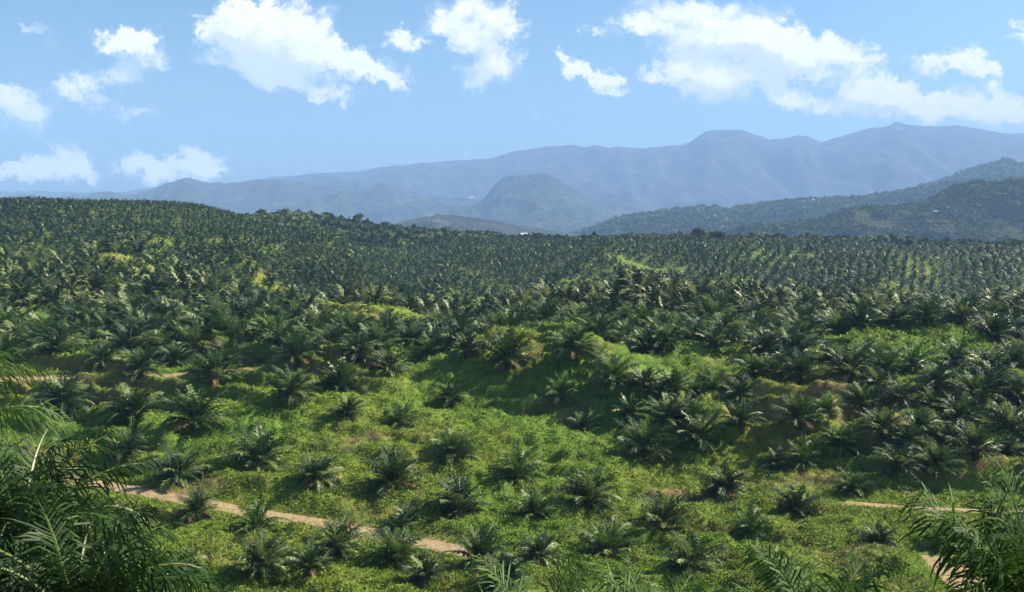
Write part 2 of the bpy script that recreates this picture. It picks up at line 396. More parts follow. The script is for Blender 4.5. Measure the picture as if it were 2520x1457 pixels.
# ------------------------------------------------------------------ palm meshes
def frond_geo(r, L, pol, az, nleaf, wid, lod, origin=(0, 0, 0), curl=1.0, lf=0.21):
    """one frond: arching stalk with leaflets on both sides. returns tri/quads as quads list (verts, quads, mat)"""
    V, Q, MI = [], [], []
    ns = 10 if lod == 0 else (6 if lod == 1 else 4)
    P = [np.array(origin, float)]; Tn = []
    a = pol
    ca, sa = math.cos(az), math.sin(az)
    side = np.array([-sa, ca, 0.0])
    twist = r.uniform(-0.5, 0.5)
    tw_az = r.uniform(-0.25, 0.25)
    for k in range(ns):
        t = k / ns
        d = np.array([math.sin(a) * ca - tw_az * t * sa, math.sin(a) * sa + tw_az * t * ca, math.cos(a)])
        d /= np.linalg.norm(d); Tn.append(d)
        P.append(P[-1] + d * L / ns)
        a += curl * (0.55 + 1.0 * t) * (1.15 / ns) * (0.55 + 0.9 * min(pol, 1.2))
    Tn.append(Tn[-1]); P = np.array(P); Tn = np.array(Tn)
    def at(t):
        q = t * ns; k = min(int(q), ns - 1); f = q - k
        return P[k] * (1 - f) + P[k+1] * f, Tn[k] * (1 - f) + Tn[k+1] * f
    rw = 0.055 if lod == 0 else (0.07 if lod == 1 else 0.10)
    if lod < 2:
        b0 = 0
        for k in range(ns + 1):
            w = rw * (1.25 - k / ns) * (1.6 if k == 0 else 1)
            nrm = np.cross(Tn[k], side); 
            V += [P[k] - side * w, P[k] + nrm * w * 0.9, P[k] + side * w, P[k] - nrm * w * 0.7]
        for k in range(ns):
            for j in range(4):
                Q.append((b0+k*4+j, b0+k*4+(j+1) % 4, b0+(k+1)*4+(j+1) % 4, b0+(k+1)*4+j)); MI.append(1)
    for i in range(nleaf):
        for sgn in (-1, 1):
            t = 0.16 + 0.84 * (i + r.uniform(0, 0.6)) / nleaf
            t = min(t, 0.995)
            c, T_ = at(t)
            nrm = np.cross(T_, side) ; nrm = -nrm if nrm[2] < 0 else nrm
            sd = side * math.cos(twist * t) + nrm * math.sin(twist * t)
            ll = L * lf * (0.35 + 1.25 * math.sin(math.pi * min(1, (t - 0.05) * 0.80 + 0.12)) ) * 0.72 * r.uniform(0.8, 1.15)
            fw = 0.6 + 0.9 * t * t
            dv = sgn * sd * 1.0 + T_ * fw + nrm * (r.uniform(0.0, 0.75) if lod else r.uniform(-0.5, 0.9))
            dv /= np.linalg.norm(dv)
            w = wid * (1.15 - 0.45 * t)
            wv = T_ * w * 0.5
            base = len(V)
            if lod == 2:
                e = c + dv * ll + np.array([0, 0, -0.28 * ll])
                V += [c - wv, c + wv, e + wv * 0.15, e - wv * 0.15]
                Q.append((base, base+1, base+2, base+3)); MI.append(0)
            else:
                dr = r.uniform(0.15, 0.9) if lod else r.uniform(0.2, 1.7)
                m1 = c + dv * ll * 0.5 + np.array([0, 0, -0.04 * ll])
                dv2 = dv + np.array([0, 0, -dr]); dv2 /= np.linalg.norm(dv2)
                m2 = m1 + dv2 * ll * 0.32
                dv3 = dv2 + np.array([0, 0, -dr * 0.9]); dv3 /= np.linalg.norm(dv3)
                e = m2 + dv3 * ll * 0.25
                if lod == 0:
                    V += [c - wv * .6, c + wv * .6, m1 + wv, m1 - wv, m2 + wv * .8, m2 - wv * .8, e + wv * .08, e - wv * .08]
                    Q += [(base, base+1, base+2, base+3), (base+3, base+2, base+4, base+5), (base+5, base+4, base+6, base+7)]; MI += [0, 0, 0]
                else:
                    V += [c - wv * .7, c + wv * .7, m1 + wv, m1 - wv, e + wv * .1, e - wv * .1]
                    Q += [(base, base+1, base+2, base+3), (base+3, base+2, base+4, base+5)]; MI += [0, 0]
    return np.array(V), np.array(Q), np.array(MI)

def join(parts):
    V, Q, MI, off = [], [], [], 0
    for v, q, m in parts:
        V.append(v); Q.append(q + off); MI.append(m); off += len(v)
    return np.concatenate(V), np.concatenate(Q), np.concatenate(MI)

def crown_geo(seed, nf, L, nleaf, wid, lod, pol0=0.10, pol1=1.55, dry=2, curl=1.0):
    r = random.Random(seed); parts = []
    for i in range(nf):
        q = (i + 0.5) / nf
        pol = pol0 + (pol1 - pol0) * q ** 0.85 + r.uniform(-0.09, 0.09)
        az = i * 2.39996 + r.uniform(-0.3, 0.3)
        Lf = L * (0.72 + 0.36 * math.sin(math.pi * min(1, q * 0.8 + 0.2))) * r.uniform(0.82, 1.12)
        ca, sa = math.cos(az), math.sin(az); rr = 0.10 + 0.16 * q
        v, qd, m = frond_geo(r, Lf, max(pol, 0.05), az, nleaf, wid, lod, (rr * ca, rr * sa, -0.25 * q), curl * r.uniform(0.75, 1.2))
        if i >= nf - dry: m = np.full_like(m, 2)
        elif lod == 2 and r.random() < 0.22: m = np.full_like(m, 2)  # random far fronds get the painted sun highlight
        elif lod == 1 and r.random() < 0.20: m = np.where(m == 0, 3, m)  # random near fronds get leaflets with the painted sheen
        parts.append((v, qd, m))
    return join(parts)

def trunk_geo(seed, h, rad, boots=True, nseg=9):
    r = random.Random(seed)
    nr = max(4, int(h / 0.28)); V, Q = [], []
    for k in range(nr + 1):
        t = k / nr
        rr = rad * (1.25 - 0.35 * t + 0.35 * math.exp(-t * 6))
        for j in range(nseg):
            a = 2 * math.pi * (j + 0.5 * (k % 2)) / nseg
            q = rr * (1 + (0.22 if (j + k) % 2 else -0.06) * (1 if boots else 0)) * r.uniform(0.94, 1.06)
            V.append((q * math.cos(a), q * math.sin(a), -0.5 + t * (h + 0.5)))
    for k in range(nr):
        for j in range(nseg):
            Q.append((k*nseg+j, k*nseg+(j+1) % nseg, (k+1)*nseg+(j+1) % nseg, (k+1)*nseg+j))
    # cut leaf bases standing off the trunk
    nb = int(h * 14) + 6
    for i in range(nb):
        z = 0.1 + (h - 0.1) * (i / nb); a = i * 2.39996; ca, sa = math.cos(a), math.sin(a)
        rr = rad * 0.9; b = len(V); w = rad * 0.28; o = rad * r.uniform(0.5, 0.9)
        sd = (-sa * w, ca * w)
        for (q, zz, ww) in ((rr, z, 1.0), (rr + o, z + 0.22, 0.55)):
            V += [(q*ca - sd[0]*ww, q*sa - sd[1]*ww, zz), (q*ca + sd[0]*ww, q*sa + sd[1]*ww, zz), (q*ca + sd[0]*ww*.8, q*sa + sd[1]*ww*.8, zz + .12), (q*ca - sd[0]*ww*.8, q*sa - sd[1]*ww*.8, zz + .12)]
        Q += [(b, b+1, b+5, b+4), (b+1, b+2, b+6, b+5), (b+2, b+3, b+7, b+6), (b+3, b, b+4, b+7), (b+4, b+5, b+6, b+7)]
    return np.array(V), np.array(Q)

VAR = []          # (trunk mesh, crown mesh, trunk height, tint word)
tints = [('frond', 'dark green'), ('frond_blue', 'grey-green'), ('frond_lime', 'fresh green'), ('frond', 'dark green'), ('frond_blue', 'grey-green'), ('frond', 'dark green'), ('frond_blue', 'grey-green'), ('frond', 'dark green'), ('frond_lime', 'fresh green'), ('frond', 'dark green'), ('frond_blue', 'grey-green')]
for k, (mk, word) in enumerate(tints):
    th = [0.35, 0.5, 0.3, 0.6, 0.4, 0.8, 0.5, 1.2, 0.3, 0.9, 0.6][k]
    v, q, m = crown_geo(100 + k, [34, 30, 36, 26, 38, 32, 28, 34, 24, 30, 36][k], [3.75, 3.4, 3.9, 3.6, 3.8, 4.1, 3.3, 3.8, 3.5, 4.0, 3.6][k], 24, 0.17, 1, 0.08, 1.45, [1, 1, 2, 1, 3, 1, 2, 1, 1, 3, 1][k], [1.0, .8, 1.15, 1.0, 1.25, .75, 1.0, .9, 1.2, .7, 1.1][k] * 0.85)
    v = v + np.array([0, 0, th])
    cm = mesh_np('crown', v, q, 4, [M[mk], M['rachis'], M['dry'], M['frond_painted_sheen']], m)
    tv, tq = trunk_geo(200 + k, th, 0.36)
    tm = mesh_np('trunk', tv, tq, 4, [M['trunk']])
    VAR.append((tm, cm, th, word))

# ------------------------------------------------------------------ palms of the near slope: base point and crown width as read off the photograph
A = 0.4145
L_ = [(370,370,300),(800,420,290),(1270,215,260),(830,160,260),(1160,480,300),(740,640,230),(1060,790,320),(1170,1010,200),(1100,1350,220)]
C2 = [(215,290,260),(500,250,260),(790,150,240),(550,410,180),(1160,350,180),(860,470,240),(20,720,300),(370,800,280),(820,850,300),(1180,660,280),(1210,980,320),(1500,130,280),(900,1040,130),(0,1090,300),(30,1350,300),(480,1240,280),(320,1350,230),(830,1280,330),(1010,1380,260),(1330,1300,300),(850,1110,200)]
C3 = [(30,790,320),(290,300,220),(600,200,250),(375,75,240),(700,430,200),(430,500,190),(780,640,280),(890,300,180),(1090,300,190),(1110,560,260),(1350,310,240),(1360,490,240),(450,930,320),(130,1010,240),(900,1080,280),(1260,860,240),(570,1240,320),(1420,1100,240),(170,1250,260),(1060,1330,340),(1160,215,110)]
C4 = [(190,205,220),(20,190,200),(490,190,260),(690,175,260),(180,465,240),(350,400,200),(570,375,210),(790,335,240),(1010,235,260),(1340,300,320),(1150,450,250),(1430,500,280),(440,620,240),(680,545,220),(900,545,240),(200,690,240),(50,720,160),(770,740,260),(1000,745,240),(1230,655,260),(500,860,200),(160,985,260),(650,1180,220),(1060,1180,300),(1500,330,230),(1420,640,200)]
near = []
for lst, x0 in ((L_, 0), (C2, 630), (C3, 1260), (C4, 1890)):
    for zx, zy, zw in lst:
        near.append((x0 + zx * A, 853 + zy * A, zw * A))
near += [(-60, 1010, 110), (2590, 1080, 110), (2600, 1180, 110), (2570, 970, 100), (20, 905, 95), (100, 855, 100), (250, 900, 90), (2560,1330,120),(1240,1440,130), (2040,900,90),(2130,895,95),(2250,905,95),(2350,900,95),(2430,915,100),(2500,905,95),(2160,960,80),(2400,985,90),(2300,1010,85),(2240,1110,85),(2330,1100,90),(1660,960,80),(1590,960,90),(1640,1040,100),(1690,1030,90),(1760,970,90),(1860,925,85),(1940,905,85),(560,890,95),(730,895,95),(880,885,95),(1060,880,95),(1150,872,95),(430,900,90)]
gfun = lambda X, Y: base_z(X, Y) + 0.0
def gfast(X, Y): return ground_full(X, Y)[0]
near_w = []
for x, y, w in near:
    X, Y = hit(x, y, gfast, 86, 330)
    near_w.append((X, Y, float(gz(X, Y)[0]), w * Y / F, x, y))

# grassy gaps with no palms, in the world: centre found from the photograph
GAPS = [(365,652,40,8),(330,685,34,9),(270,712,22,7),(400,735,26,7),(780,765,34,13),(850,790,24,12),(690,745,16,10),(1290,866,13,8),(1350,874,11,7),(1810,915,20,5),(1640,920,10,4),(2220,838,20,9),(2290,850,14,6),(1630,652,40,15),(1900,628,40,12),(505,627,28,12),(60,880,10,5),(1990,880,8,6),(300,740,12,8),(200,870,9,5),(480,875,9,4),(600,600,18,6)]
gap_w = []
for x, y, ra, rb in GAPS:
    X, Y = hit(x, y, base_z, 120, 900); gap_w.append((X, Y, ra, rb))
def in_gap(X, Y):
    m = np.zeros(X.shape, bool)
    for gx, gy, ra, rb in gap_w: m |= ((X-gx)/ra)**2 + ((Y-gy)/rb)**2 < 1
    return m

# planting grid for everything beyond
SP = 7.3; SPF = 6.1
def lattice(sp, ylo, yhi, ni, nj0, nj1):
    gi, gj = np.meshgrid(np.arange(-ni, ni + 1), np.arange(nj0, nj1))
    ang = math.radians(7)
    PX0 = (gi + 0.5 * (gj % 2)) * sp; PY0 = gj * sp * 0.866
    x = PX0 * math.cos(ang) - PY0 * math.sin(ang) * 0.6; y = PY0 + PX0 * math.sin(ang)
    x = x + 16 * fbm(PX0, PY0, 110, 2, 3); y = y + 16 * fbm(PX0, PY0, 110, 2, 4)
    x = (x + rng.normal(0, 0.13 * sp, x.shape)).ravel(); y = (y + rng.normal(0, 0.13 * sp, y.shape)).ravel()
    ok = (y > ylo) & (y < yhi) & (np.abs(x) < 0.60 * y + 6)
    return x[ok], y[ok], gj.ravel()[ok]
a_, b_ = lattice(SP, 140, 400, 125, 16, 100), lattice(SPF, 400, 1010, 150, 50, 240)
PX, PY, row = (np.concatenate([p, q]) for p, q in zip(a_, b_))
PZ, _, RD = ground_full(PX, PY)
sx, sy = proj(PX, PY, PZ + CAMZ)
# open ground near the knoll is planted by hand above; grid starts behind it
lim = np.interp(sx, [0,250,600,900,1100,1300,1450,1600,1900,2050,2150,2350,2520], [885,880,878,875,872,855,885,905,912,900,825,832,905])
lim2 = np.where((sx > 2130) & (sx < 2330), 832, lim)
keep = (sy < lim2) & (RD > 2.0)
keep &= ~in_gap(PX, PY)
# upper slope at left-centre and far ridge is mixed woodland, not palms
keep &= ~((PY > 790) & (sx > 540) & (sx < 1020))
keep &= PY < np.interp(sx, [0, 500, 560, 1000, 1250, 1400, 2520], [730, 740, 830, 930, 930, 850, 850])
for X, Y, Z, w, _, _ in near_w: keep &= np.hypot(PX - X, PY - Y) > 5.0
keep &= rng.random(len(PX)) > 0.03
keep &= ~((sx < 900) & (PY < 300) & (rng.random(len(PX)) < 0.10))
PX, PY, PZ, row, sx, sy = PX[keep], PY[keep], PZ[keep], row[keep], sx[keep], sy[keep]
o = np.argsort(PY); PX, PY, PZ, row, sx, sy = PX[o], PY[o], PZ[o], row[o], sx[o], sy[o]
print('near palms', len(near_w), 'grid palms', len(PX))

ORD = ['zeroth','first','second','third','fourth','fifth','sixth','seventh','eighth','ninth','tenth','eleventh','twelfth','thirteenth','fourteenth','fifteenth','sixteenth','seventeenth','eighteenth','nineteenth','twentieth','21st','22nd','23rd','24th','25th','26th','27th','28th','29th','30th','31st','32nd','33rd','34th','35th','36th','37th','38th','39th','40th','41st','42nd','43rd','44th','45th','46th','47th','48th','49th','50th']

def copy_palm(k, loc, rz, sc, tilt, label, group):
    tm, cm, th, word = VAR[k]
    root = bpy.data.objects.new('oil_palm', None); COL.objects.link(root)
    root.location = loc; root.rotation_euler = (tilt[0], tilt[1], rz); root.scale = (sc, sc, sc); root.empty_display_size = 0.5
    link('trunk', tm, root); link('crown', cm, root)
    tag(root, label, 'palm tree', group)
    return root

# near palms: label from rows counted up from the bottom edge
bands = [(1330, 9999, 'bottom row'), (1215, 1330, 'second row up'), (1140, 1215, 'third row up'),
         (1075, 1140, 'fourth row up'), (1010, 1075, 'fifth row up'), (955, 1010, 'sixth row up'), (0, 955, 'seventh row up')]
r = random.Random(3)
lm = [((1313, 855), 'on the grassy knoll'), ((700, 1290), 'beside the dirt track'), ((430, 1200), 'above the orange soil patch'), ((870, 1110), 'by the orange scar'), ((1850, 900), 'by the terraced grass bank'), ((2240, 1240), 'above the short track')]
for b0, b1, phrase in bands:
    mem = sorted([p for p in near_w if b0 <= p[5] < b1], key=lambda p: p[4])
    for i, (X, Y, Z, w, x, y) in enumerate(mem):
        k = r.randrange(len(VAR))
        sc = max(0.5, min(1.3, w / 7.1)) * 1.29
        size = 'small young' if sc < 0.85 else ('broad' if sc > 1.35 else 'spreading')
        extra = ''
        for (lx, ly), t in lm:
            if abs(x - lx) < 90 and abs(y - ly) < 35: extra = ' ' + t; break
        if not extra: extra = ' on the grassy slope' if len(phrase) < 30 else ''
        lab = f'{size} {VAR[k][3]} oil palm{extra}, {ORD[i+1]} from left, {phrase}'
        copy_palm(k, (X, Y, Z + CAMZ - 0.15), r.uniform(0, 6.28), sc, (r.uniform(-.06, .06), r.uniform(-.06, .06)), lab, 'young oil palms spaced out on the terraced slope')

n_ind = 300 - len(near_w)
vis = np.nonzero((sx > -15) & (sx < 2535))[0][:n_ind]
indiv = np.zeros(len(PX), bool); indiv[vis] = True
byrow = {}
for i in vis: byrow.setdefault(int(row[i]), []).append(i)
sc_all = np.clip(rng.normal(1.22, 0.13, len(PX)), 0.9, 1.5) * np.where(PY < 330, 1.2, np.where(PY < 400, 1.0, 0.80)) * (1 + 0.35 * fbm(PX, PY, 70, 2, 61))
rows_sorted = sorted(byrow)
for ri, rw_ in enumerate(rows_sorted):
    for j, i in enumerate(sorted(byrow[rw_], key=lambda q: sx[q])):
        k = r.randrange(len(VAR))
        place = 'on the left slope' if sx[i] < 880 else ('in the dense middle stand' if sx[i] < 1900 else 'at the right')
        lab = f'{VAR[k][3]} oil palm {place}, {ORD[min(j+1,50)]} from left, {ORD[ri+1]} crowded row'
        up = 0.0
        copy_palm(k, (PX[i], PY[i], PZ[i] + CAMZ - 0.1), r.uniform(0, 6.28), sc_all[i], (r.uniform(-.07, .07), r.uniform(-.07, .07)), lab, 'oil palms crowded together behind the open slope')

# the thousands beyond: one object
rest = np.nonzero(~indiv)[0]
def replicate(base_list, pos, rot, sc, tilt=0.0):
    Vs, Qs, Ms, off = [], [], [], 0
    which = rng.integers(0, len(base_list), len(pos))
    for b, (v, q, m) in enumerate(base_list):
        ii = np.nonzero(which == b)[0]
        if not len(ii): continue
        c, s = np.cos(rot[ii]), np.sin(rot[ii])
        x = v[:, 0][None]; y = v[:, 1][None]; z = v[:, 2][None]
        W = np.empty((len(ii), len(v), 3), np.float32)
        S = sc[ii][:, None]
        W[..., 0] = (x * c[:, None] - y * s[:, None]) * S + pos[ii, 0][:, None]
        W[..., 1] = (x * s[:, None] + y * c[:, None]) * S + pos[ii, 1][:, None]
        W[..., 2] = z * S + pos[ii, 2][:, None]
        Vs.append(W.reshape(-1, 3))
        Qs.append((q[None] + (np.arange(len(ii)) * len(v))[:, None, None]).reshape(-1, q.shape[1]) + off)
        Ms.append(np.tile(m, len(ii)))
        off += len(ii) * len(v)
    return np.concatenate(Vs), np.concatenate(Qs), np.concatenate(Ms)
lod_mid = []
for k in range(5):
    v, q, m = crown_geo(300 + k, 22, 3.8, 9, 0.46, 2, 0.10, 1.45, 0)
    tv, tq = trunk_geo(1, 1.2, 0.4, False, 5); tq = tq[:20]
    v = v + np.array([0, 0, 1.0])
    lod_mid.append(join([(v, q, m), (tv, tq, np.ones(len(tq), int))]))
lod_far = []
for k in range(6):
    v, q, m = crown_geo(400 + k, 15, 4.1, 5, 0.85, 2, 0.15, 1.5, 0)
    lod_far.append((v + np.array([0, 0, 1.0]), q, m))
pos = np.stack([PX, PY, PZ + CAMZ - 0.1], -1); rot = rng.uniform(0, 6.28, len(PX))
near_r = rest[PY[rest] < 430]; far_r = rest[PY[rest] >= 430]
parts = []
if len(near_r): parts.append(replicate(lod_mid, pos[near_r], rot[near_r], sc_all[near_r]))
if len(far_r): parts.append(replicate(lod_far, pos[far_r], rot[far_r], sc_all[far_r] * 1.05))
v, q, m = join(parts)
me = mesh_np('oil_palm_plantation', v, q, 4, [M['far'], M['trunk'], M['far_painted_glint']], m)
tag(link('oil_palm_plantation', me), 'thousands of small oil palms carpeting the far plantation slopes', 'oil palms', kind='stuff')
print('stuff quads', len(q))

# ------------------------------------------------------------------ ground cover
def cover(n, yl, yh, size, seed, maxsoil, matk, name, label, tall=1.0, invert=False):
    g = np.random.default_rng(seed)
    u = g.uniform(-0.56, 0.56, n); t = g.random(n)
    Y = 1.0 / ((1 / yl) * (1 - t) + (1 / yh) * t)
    X = u * Y
    z, bk, rdd = ground_full(X, Y)
    so = bk * 0.6 * sstep(90, 125, Y) * (1 + 0.8 * fbm(X, Y, 18, 2, 77)) + 0.30 * sstep(0.05, 0.5, fbm(X, Y, 16, 3, 90))
    for sx_, sy_, ra, rb in SCARS:
        X0, Y0 = hit(sx_, sy_, base_z); so += 0.28 * (1 - sstep(0.35, 1.2, np.hypot((X-X0)/ra, (Y-Y0)/rb) + 0.5 * fbm(X, Y, 4, 2, 66)))
    val = so + 0.5 * fbm(X, Y, 3, 3, 12)
    k = (rdd > 0.1) & ((val > maxsoil) if invert else (val < maxsoil)) 
    X, Y, z = X[k], Y[k], z[k]; n = len(X)
    lift = np.clip(fbm(X, Y, 2.2, 3, 13) + 0.25, 0, 1) * 0.35 * g.random(n)
    ctr = np.stack([X, Y, z + CAMZ + 0.03 + lift], -1)
    d1 = g.normal(size=(n, 3)); d1[:, 2] = np.abs(d1[:, 2]) * tall + 0.12; d1 /= np.linalg.norm(d1, axis=1)[:, None]
    d2 = np.cross(d1, g.normal(size=(n, 3)) * 0.45 + np.array([0, 0, 1.0])); d2 /= np.linalg.norm(d2, axis=1)[:, None] + 1e-9
    s = (size * g.uniform(0.6, 1.5, n) * (0.6 + 0.4 * Y / 120))[:, None]
    w = s * (0.26 if tall < 2 else 0.12)
    V = np.stack([ctr - d2 * w * .3, ctr + d1 * s * 0.5 - d2 * w, ctr + d1 * s, ctr + d1 * s * 0.5 + d2 * w], 1).reshape(-1, 3)
    Q = np.arange(4 * n).reshape(n, 4)
    me = mesh_np(name, V, Q, 4, [M[matk]])
    tag(link(name, me), label, 'ground cover', kind='stuff')
cover(600000, 86, 215, 0.24, 1, 0.40, 'cover', 'ground_cover', 'bright green creeping cover plants over the terraced slope', 0.5)
cover(90000, 175, 430, 0.6, 2, 0.46, 'cover', 'ground_cover', 'green undergrowth between the crowded palms', 0.5)
cover(150000, 86, 210, 0.34, 3, 0.20, 'straw', 'dry_grass', 'tan dry grass on the earth banks', 2.5, True)

# ------------------------------------------------------------------ far hills and mountains
def crest_fn(pts):
    px = np.array([p[0] for p in pts], float); py = np.array([p[1] for p in pts], float)
    uu_ = (px - CX) / F
    return lambda u: vslope(np.interp(u, uu_, py))

def ridge_fn(pts, Y0, front, back, bz, amp, nsc, seed, jag=0.0):
    cf = crest_fn(pts)
    def fn(X, Y):
        u = X / Y
        zc = cf(u) * Y0
        wgl = fbm(X, X * 0 + seed * 10, nsc * 2.0, 3, seed)
        t = (Y - Y0) / np.where(Y < Y0, front * (1 + 0.5 * wgl), back)
        at_ = np.abs(t)
        sh = np.clip(1 - at_, 0, 1); sh = 0.55 * sh + 0.45 * sh * sh * (3 - 2 * sh)
        rd = 1 - 2 * np.abs(fbm(X, Y * 0.45, nsc, 5, seed + 3))
        z = bz + (zc - bz) * sh
        z = z + amp * (rd - 0.75) * np.clip(at_ * 3.2, 0, 1) * np.clip((1.15 - at_) * 3, 0, 1)
        z = z + jag * fbm(X, Y, nsc * 0.09, 3, seed + 9)
        return z
    return fn

def hill(name, pts, Y0, front, back, bz, amp, nsc, seed, mat, label, u0, u1, nu, ny, jag=0.0):
    fn = ridge_fn(pts, Y0, front, back, bz, amp, nsc, seed, jag)
    Y = np.concatenate([np.linspace(Y0 - front * 1.5, Y0, ny), np.linspace(Y0, Y0 + back * 1.05, max(8, ny // 4))[1:]])
    u = np.linspace(u0, u1, nu)
    YY = np.repeat(Y[:, None], nu, 1); XX = u[None] * YY
    ZZ = fn(XX, YY)
    edge = np.minimum(1, np.minimum(np.arange(nu), np.arange(nu)[::-1]) / (nu * 0.03))
    ZZ = bz - 20 + (ZZ - bz + 20) * edge[None]
    me = mesh_np(name, np.stack([XX, YY, ZZ + CAMZ], -1).reshape(-1, 3), quad_grid(*XX.shape), 4, [mat], smooth=True)
    tag(link(name, me), label, 'hills', kind='structure')
    return fn

PA = [(-900,480),(-300,470),(0,470),(300,474),(420,455),(560,452),(640,444),(700,433),(760,428),(860,424),(905,418),(960,408),(1010,405),(1060,400),(1110,397),(1150,393),(1220,388),(1245,380),(1270,370),(1330,363),(1400,357),(1440,361),(1460,357),(1490,364),(1520,360),(1560,364),(1610,363),(1670,358),(1690,352),(1710,337),(1735,321),(1780,320),(1815,320),(1850,330),(1885,345),(1920,341),(1950,335),(1985,337),(2010,349),(2040,343),(2090,328),(2120,318),(2160,312),(2195,300),(2240,307),(2290,313),(2330,310),(2370,312),(2420,322),(2470,329),(2520,330),(2800,345),(3300,330)]
PB = [(-900,505),(-300,498),(0,489),(40,483),(75,477),(110,484),(150,486),(185,480),(205,484),(230,478),(270,470),(300,477),(340,479),(380,466),(420,449),(455,439),(480,441),(520,449),(570,452),(620,446),(640,440),(665,443),(700,441),(760,452),(850,462),(900,462),(925,455),(942,449),(960,455),(1000,472),(1060,483),(1130,487),(1180,500),(1300,530),(1500,560),(1900,590)]
PC = [(1060,560),(1140,520),(1190,490),(1210,462),(1230,443),(1262,433),(1300,434),(1325,429),(1345,429),(1370,440),(1395,458),(1430,476),(1470,500),(1510,522),(1570,548),(1650,575)]
PD = [(1330,600),(1430,577),(1500,547),(1560,532),(1640,520),(1720,513),(1800,517),(1900,502),(2000,492),(2100,489),(2200,478),(2300,457),(2420,445),(2520,440),(2800,420),(3300,430)]
PD2 = [(1900,560),(2100,500),(2200,480),(2300,455),(2345,437),(2380,420),(2420,410),(2440,406),(2470,401),(2500,408),(2540,410),(2800,380),(3300,400)]
PE = [(1640,600),(1780,577),(1850,562),(1950,552),(2010,545),(2040,532),(2070,521),(2130,513),(2200,513),(2260,506),(2290,490),(2310,478),(2340,462),(2370,453),(2400,449),(2440,455),(2475,452),(2520,444),(2700,420),(3300,430)]
PF = [(880,600),(960,560),(1010,540),(1080,528),(1150,533),(1220,545),(1330,562),(1450,580)]
hill('mountain_range', PA, 10500, 3600, 2600, -150, 260, 1300, 11, M['hill_dark'], 'pale blue hazy mountain range along the horizon', -.78, .78, 800, 120, 18)
hill('mountain_range', PB, 7600, 2300, 1800, -150, 170, 900, 22, M['hill_dark'], 'darker blue foothills in front of the range at left', -.78, .30, 640, 110, 16)
hill('hill', PC, 6600, 1400, 1000, -150, 90, 500, 33, M['hill_dark'], 'dark blue flat-topped hill standing alone in the valley', -.10, .17, 300, 90, 16)
fD2 = hill('hill', PD2, 4700, 1100, 900, -140, 60, 420, 44, M['hill_green'], 'hazy green hill behind the right-hand hills', .24, .78, 300, 80, 10)
fD = hill('hill', PD, 3600, 1100, 800, -140, 60, 380, 55, M['hill_green'], 'long low hazy green hill rising to the right', .02, .78, 420, 90, 8)
fE = hill('hill', PE, 2250, 700, 500, -150, 40, 260, 66, M['hill_green'], 'nearer wooded hill with yellow-green clearings at right', .14, .78, 420, 110, 5)
fF = hill('hill', PF, 3300, 900, 600, -150, 40, 300, 77, M['hill_dark'], 'low hazy rise in the valley at centre', -.17, .09, 260, 70, 6)

# ------------------------------------------------------------------ woodland canopy on the hills (too many to count)
def lump_geo(seed, nf=30, sx_=1.0):
    """crown of leaf masses: many small faces spread over an uneven dome"""
    g = np.random.default_rng(seed)
    d = g.normal(size=(nf, 3)); d[:, 2] = np.abs(d[:, 2]) * 0.9 - 0.15; d /= np.linalg.norm(d, axis=1)[:, None]
    rr = g.uniform(0.55, 1.05, nf)[:, None]
    c = d * rr * np.array([1, 1, 0.8]) + np.array([0, 0, 0.75])
    n = d + g.normal(size=(nf, 3)) * 0.45; n /= np.linalg.norm(n, axis=1)[:, None]
    a = np.cross(n, g.normal(size=(nf, 3))); a /= np.linalg.norm(a, axis=1)[:, None]; b = np.cross(n, a)
    s = sx_ * g.uniform(0.7, 1.2, nf)[:, None]
    V = np.stack([c - a*s, c - b*s*.8, c + a*s, c + b*s*.8], 1).reshape(-1, 3)
    return V, np.arange(4*nf).reshape(nf, 4), np.zeros(nf, int)
lumps = [lump_geo(500 + k, 16, 0.46) for k in range(6)]
def woods(fn, u0, u1, y0, y1, n, r0, r1, seed, name, label, cond=None, matk='wood_far'):
    g = np.random.default_rng(seed)
    Y = g.uniform(y0, y1, n); u = g.uniform(u0, u1, n); X = u * Y
    clr = fbm(X, Y, 150, 3, 5) < 0.42 + 0.2 * g.random(n)
    X, Y = X[clr], Y[clr]
    Z = fn(X, Y)
    if cond is not None:
        k = cond(X, Y, Z); X, Y, Z = X[k], Y[k], Z[k]
    s = g.uniform(r0, r1, len(X)) * (1 + 0.5 * (g.random(len(X)) > 0.93))
    v, q, m = replicate(lumps, np.stack([X, Y, Z + CAMZ - s * 0.25], -1), g.uniform(0, 6.28, len(X)), s)
    me = mesh_np(name, v, q, 4, [M[matk]])
    tag(link(name, me), label, 'forest', kind='stuff')
CLEAR = []
for x, y, ra, rb in [(2150,556,46,60),(2215,530,26,46),(2130,525,14,30),(2480,572,40,50),(2330,560,22,36)]:
    X0, Y0 = hit(x, y, fE, 1400, 2245); CLEAR.append((X0, Y0, ra, rb))
def cE(X, Y, Z, out=True):
    d = np.full(X.shape, 9.0)
    for X0, Y0, ra, rb in CLEAR: d = np.minimum(d, np.hypot((X - X0) / ra, (Y - Y0) / rb))
    d = d + 0.9 * fbm(X, Y, 45, 3, 8)
    return (d > 1) if out else (d < 1.1)
woods(fE, .15, .60, 1560, 2290, 26000, 3.5, 6.5, 1, 'forest', 'mottled woodland covering the nearer hill at right', cE)
woods(fE, .20, .60, 1500, 2290, 26000, 1.2, 2.6, 9, 'scrub', 'yellow-green scrub in the clearings of the nearer right-hand hill', lambda X, Y, Z: cE(X, Y, Z, False), 'scrub_leaf')
woods(fD2, .25, .62, 3900, 4750, 6000, 10, 15, 7, 'forest', 'hazy woodland on the highest of the right-hand hills')
woods(fD, .04, .60, 2700, 3640, 16000, 6, 10, 2, 'forest', 'hazy woodland covering the long low hill at right')
